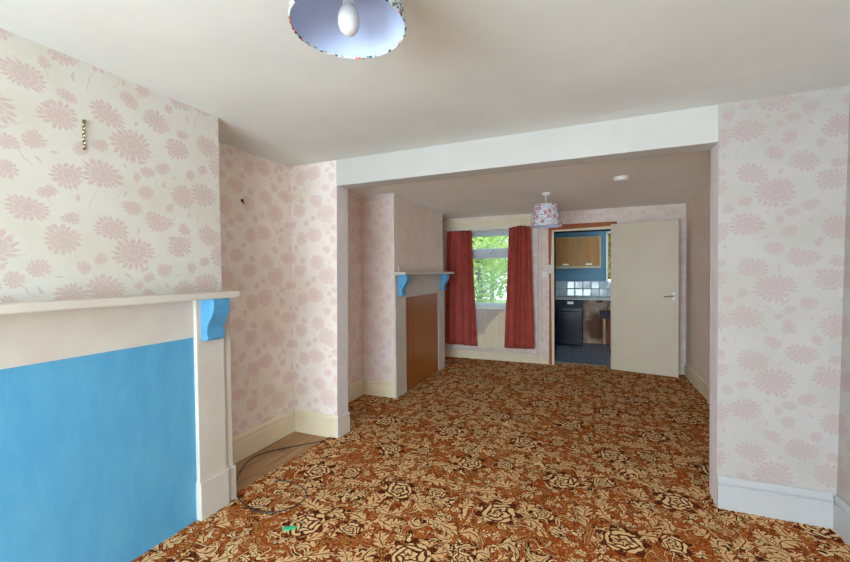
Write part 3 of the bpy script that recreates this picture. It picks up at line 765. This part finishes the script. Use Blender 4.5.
for z in (.2, 1.75): dpart('hinge', MB().tube([(-.004, -.044, z), (-.004, -.044, z+.09)], .006, 8), M['chrome'], True)

# ------------------------------------------------------------------ kitchen
KX0, KX1, KH = -.98, 1.75, 2.33
struct('floor_kitchen', MB().box((KX0-.1, KX1+.1), (YK, YKW+.1), (-.11, -.004)), M['kfloor'])
struct('ceiling_kitchen', MB().box((KX0-.1, KX1+.1), (YK, YKW+.12), (KH, KH+.1)), M['ceil'])
KWX0, KWX1, KWZ0, KWZ1 = .28, 1.30, 1.20, 2.17
kb = MB()
for x, z in (((KX0-.1, KWX0), (-.004, KH)), ((KWX1, KX1+.1), (-.004, KH)), ((KWX0, KWX1), (-.004, KWZ0)), ((KWX0, KWX1), (KWZ1, KH))): kb.box(x, (YKW, YKW+.12), z)
struct('wall_kitchen', kb, M['kblue'])
kl = MB().box((KX0-.1, KX0), (YK, YKW), (-.004, KH)); struct('wall_kitchen_left', kl, M['kblue'])
kr = MB()
for y, z in (((YK, 6.75), (-.004, KH)), ((7.95, YKW), (-.004, KH)), ((6.75, 7.95), (-.004, .95)), ((6.75, 7.95), (2.1, KH))): kr.box((KX1, KX1+.1), y, z)
struct('wall_kitchen_right', kr, M['kblue'])
struct('trim_5', MB().box((KX0, KX1), (YKW-.008, YKW), (.918, 1.226)), M['tile'], label='white glazed tile splashback in the kitchen')
struct('trim_6', MB().box((KX0, KX1), (YKW-.006, YKW), (-.004, .878)), M['stain'], label='stained bare plaster below the kitchen worktop')
kw = MB()
for x in ((KWX0-.012, KWX0+.026), (KWX1-.05, KWX1+.02)): kw.box(x, (YKW-.02, YKW+.06), (KWZ0-.03, KWZ1+.02), .003)
for z in ((KWZ0-.03, KWZ0+.03), (KWZ1-.04, KWZ1+.02)): kw.box((KWX0, KWX1), (YKW-.02, YKW+.06), z, .003)
kwo = struct('window_3', kw, M['upvc'], label='white framed kitchen window')
struct('glass', MB().box((KWX0, KWX1), (YKW+.03, YKW+.034), (KWZ0, KWZ1)), M['glass'], parent=kwo)
cloth('kitchen_curtain', (.304, .304), (.52, .52), KWZ1-.02, KWZ0+.05, YKW-.035, .012, 3., M['blind'], 'yellow green patterned kitchen curtain just left of the open door edge', 'curtain', None, 4, nu=40)
cu = thing('wall_cupboard', 'honey wood kitchen wall cupboard with two doors', 'cupboard', (-.215, 8.28, 1.49))
MB().box((-.66, .168), (8.12, YKW), (1.485, 2.085), .003).build('body', M['kedge'], cu)
for x0, x1, hx0 in ((-.64, -.258, -.455), (-.236, .150, -.04)):
    d = MB().box((x0, x1), (8.098, 8.12), (1.525, 2.07), .003).build('door', M['kwood'], cu)
    h = MB().box((hx0-.055, hx0+.055), (8.082, 8.098), (1.545, 1.572), .004).build('handle', M['white'], d)
wk = tag(MB().box((KX0, KX1), (7.93, YKW-.008), (.882, .910), .004).build('worktop', M['worktop'], loc=(0, 8.2, .882)), 'thin worn kitchen worktop below the white tiles', 'worktop')
ap = thing('kitchen_appliance', 'dark navy kitchen appliance under the worktop', 'appliance', (-.43, 8.2, 0))
MB().box((-.73, -.145), (7.99, YKW-.03), (.02, .872), .008).build('body', M['navy'], ap)
MB().box((-.715, -.16), (7.965, 7.99), (.10, .69), .006).build('door', M['navy'], ap)
MB().tube([(-.66, 7.965, .66), (-.66, 7.93, .66), (-.22, 7.93, .66), (-.22, 7.965, .66)], .008, 8).build('handle', M['dark'], ap, True)
MB().box((-.715, -.16), (7.97, 7.99), (.72, .865), .004).build('control_panel', M['dark'], ap)
MB().box((-.42, -.31), (7.964, 7.971), (.80, .85), .002).build('label_plate', M['white'], ap)
for k in range(3): MB().lathe([(0, 0), (.02, 0), (.018, .02), (0, .022)], (0, 0, 0), 16).build('knob', M['dark'], ap, True)
for k, o in enumerate([c for c in ap.children if c.name.startswith('knob')]):
    o.data.transform(Matrix.Translation(ap.location)); 
    o.rotation_euler = (PI/2, 0, 0); o.location = (-.255+.05*k + .43 - .43, 7.97-8.2, .79); o.location.x = -.26+.045*k - ap.location.x
for x in (-.69, -.19):
    for y in (8.03, 8.38): MB().box((x-.02, x+.02), (y-.02, y+.02), (-.004, .02)).build('foot', M['dark'], ap)
jx = thing('junction_box', 'dark box fixed to the stained kitchen wall above red pipes', 'box', (.27, YKW, .5))
MB().box((.15, .40), (8.36, YKW-.006), (.505, .655), .006).build('casing', M['dark'], jx)
MB().tube([(.29, 8.40, .655), (.30, 8.39, .75), (.36, 8.41, .86)], .006, 8, smooth_pts=4).build('cable', M['black'], jx, True)
tag(MB().box((.205, .26), (8.36, 8.42), (-.004, .50), .006).build('grey_pipe', M['copper'], loc=(.23, 8.39, 0)), 'dull upright pipe below the dark kitchen wall box', 'pipe')
tag(MB().box((.30, .42), (8.37, YKW-.006), (-.004, .50), .006).build('red_cylinder', M['rusty'], loc=(.36, 8.4, 0)), 'rust red upright panel below the dark kitchen wall box', 'panel')
tag(MB().box((.09, .20), (8.36, YKW-.006), (.815, .868), .006).build('socket_box', M['dark'], loc=(.14, 8.4, .815)), 'small dark box tucked under the kitchen worktop', 'box')

# ------------------------------------------------------------------ garden behind the house
struct('ground', MB().box((-14, 8), (YK, 22), (-.3, -.13)), M['grass'])
def tree(x, y, h, rad_, nleaf, mat, label, seed):
    rnd = random.Random(seed)
    t = thing('garden_tree', label, 'tree', (x, y, -.13), 'trees outside the window')
    q = MB().tube([(x, y, -.13), (x+.05, y, h*.3), (x-.03, y+.05, h*.6), (x, y, h*.9)], [.09, .03], 8, smooth_pts=3)
    for k in range(7):
        a = rnd.uniform(0, 6.28); z = h*rnd.uniform(.25, .75)
        q.tube([(x, y, z), (x+rad_*.4*math.cos(a), y+rad_*.4*math.sin(a), z+.25), (x+rad_*.8*math.cos(a), y+rad_*.8*math.sin(a), z+.4)], [.03, .01], 6)
    q.build('trunk', M['bark'], t, True)
    bm = bmesh.new()
    for k in range(nleaf):
        d = Vector((rnd.gauss(0, 1), rnd.gauss(0, 1), rnd.gauss(0, 1))).normalized()*(rnd.random()**.45)
        c = Vector((x+d.x*rad_, y+d.y*rad_, h*.58+d.z*h*.46))
        a, e = rnd.uniform(0, 6.28), rnd.uniform(-.9, .9); L = rnd.uniform(.06, .13)
        u = Vector((math.cos(a)*math.cos(e), math.sin(a)*math.cos(e), math.sin(e))); w_ = u.cross(Vector((rnd.uniform(-1, 1), rnd.uniform(-1, 1), 1))).normalized()*L*.34
        u = u*L
        bm.faces.new([bm.verts.new(c-u), bm.verts.new(c-u*.1+w_), bm.verts.new(c+u), bm.verts.new(c-u*.1-w_)])
    MB().add(bm).build('foliage', mat, t)
tree(-2.55, 9.4, 3.2, .95, 2600, M['leafA'], 'bright yellow green tree outside the window towards its right pane edge', 1)
tree(-4.6, 9.6, 3.4, .9, 2600, M['leafB'], 'mid green tree outside the window behind the red curtain by the fireplace', 2)
tree(-3.1, 13.0, 4.4, 1.5, 3600, M['leafB'], 'taller mid green tree farthest from the window', 3)

# ------------------------------------------------------------------ daylight
world = bpy.data.worlds.new('World'); sc.world = world; world.use_nodes = True
wt = NT(world.node_tree)
bg = next(n for n in world.node_tree.nodes if n.type == 'BACKGROUND')
sky = wt.node('ShaderNodeTexSky', sky_type='HOSEK_WILKIE'); sky.sun_direction = Vector((-.5, -.25, .8)).normalized(); sky.turbidity = 5.
wt.put(bg.inputs[0], wt.mix(.85, S(wt, sky.outputs[0]), (.80, .93, 1.)))
bg.inputs[1].default_value = 5.5
sun = bpy.data.lights.new('Sun', 'SUN'); sun.energy = 6.5; sun.angle = .02; so = bpy.data.objects.new('Sun', sun); C.objects.link(so)
so.rotation_euler = Vector((.55, .02, -.83)).to_track_quat('-Z', 'Y').to_euler()
def area(name, loc, size, direction, power, col):
    l = bpy.data.lights.new(name, 'AREA'); l.shape = 'RECTANGLE'; l.size, l.size_y = size; l.energy = power; l.color = col
    o = bpy.data.objects.new(name, l); C.objects.link(o); o.location = loc
    o.rotation_euler = Vector(direction).to_track_quat('-Z', 'Z').to_euler(); return o
area('FrontWindowDaylight', ((FX0+FX1)/2, YF-.05, (FZ0+FZ1)/2), (FX1-FX0-.1, FZ1-FZ0-.1), (0, 1, -.03), 215., (.725, .888, .995))
area('KitchenWindowDaylight', (KX1+.05, 7.35, 1.52), (1.1, 1.1), (-1, 0, 0), 9., (.9, .96, 1.))

# ------------------------------------------------------------------ camera
cam = bpy.data.cameras.new('Camera'); co = bpy.data.objects.new('Camera', cam); C.objects.link(co)
cam.sensor_width = 36.; cam.lens = 392.92/850*36.; cam.clip_start = .02
yaw, pit, rol = math.radians(22.9274), math.radians(1.1709), math.radians(-.6044)
fw = Vector((-math.sin(yaw)*math.cos(pit), math.cos(yaw)*math.cos(pit), -math.sin(pit)))
rt = Vector((math.cos(yaw), math.sin(yaw), 0)); up = rt.cross(fw)
r2 = rt*math.cos(rol) + up*math.sin(rol); u2 = up*math.cos(rol) - rt*math.sin(rol)
mt = Matrix((r2, u2, -fw)).transposed().to_4x4(); mt.translation = (0, 0, 1.4235)
co.matrix_world = mt
sc.camera = co
sc.view_settings.view_transform = 'Standard'; sc.view_settings.look = 'None'; sc.view_settings.gamma = 1.; sc.view_settings.use_curve_mapping = False
sc.view_settings.exposure = 0.0
sc.cycles.use_denoising = True
sc.cycles.max_bounces = 12; sc.cycles.diffuse_bounces = 8; sc.cycles.transparent_max_bounces = 16
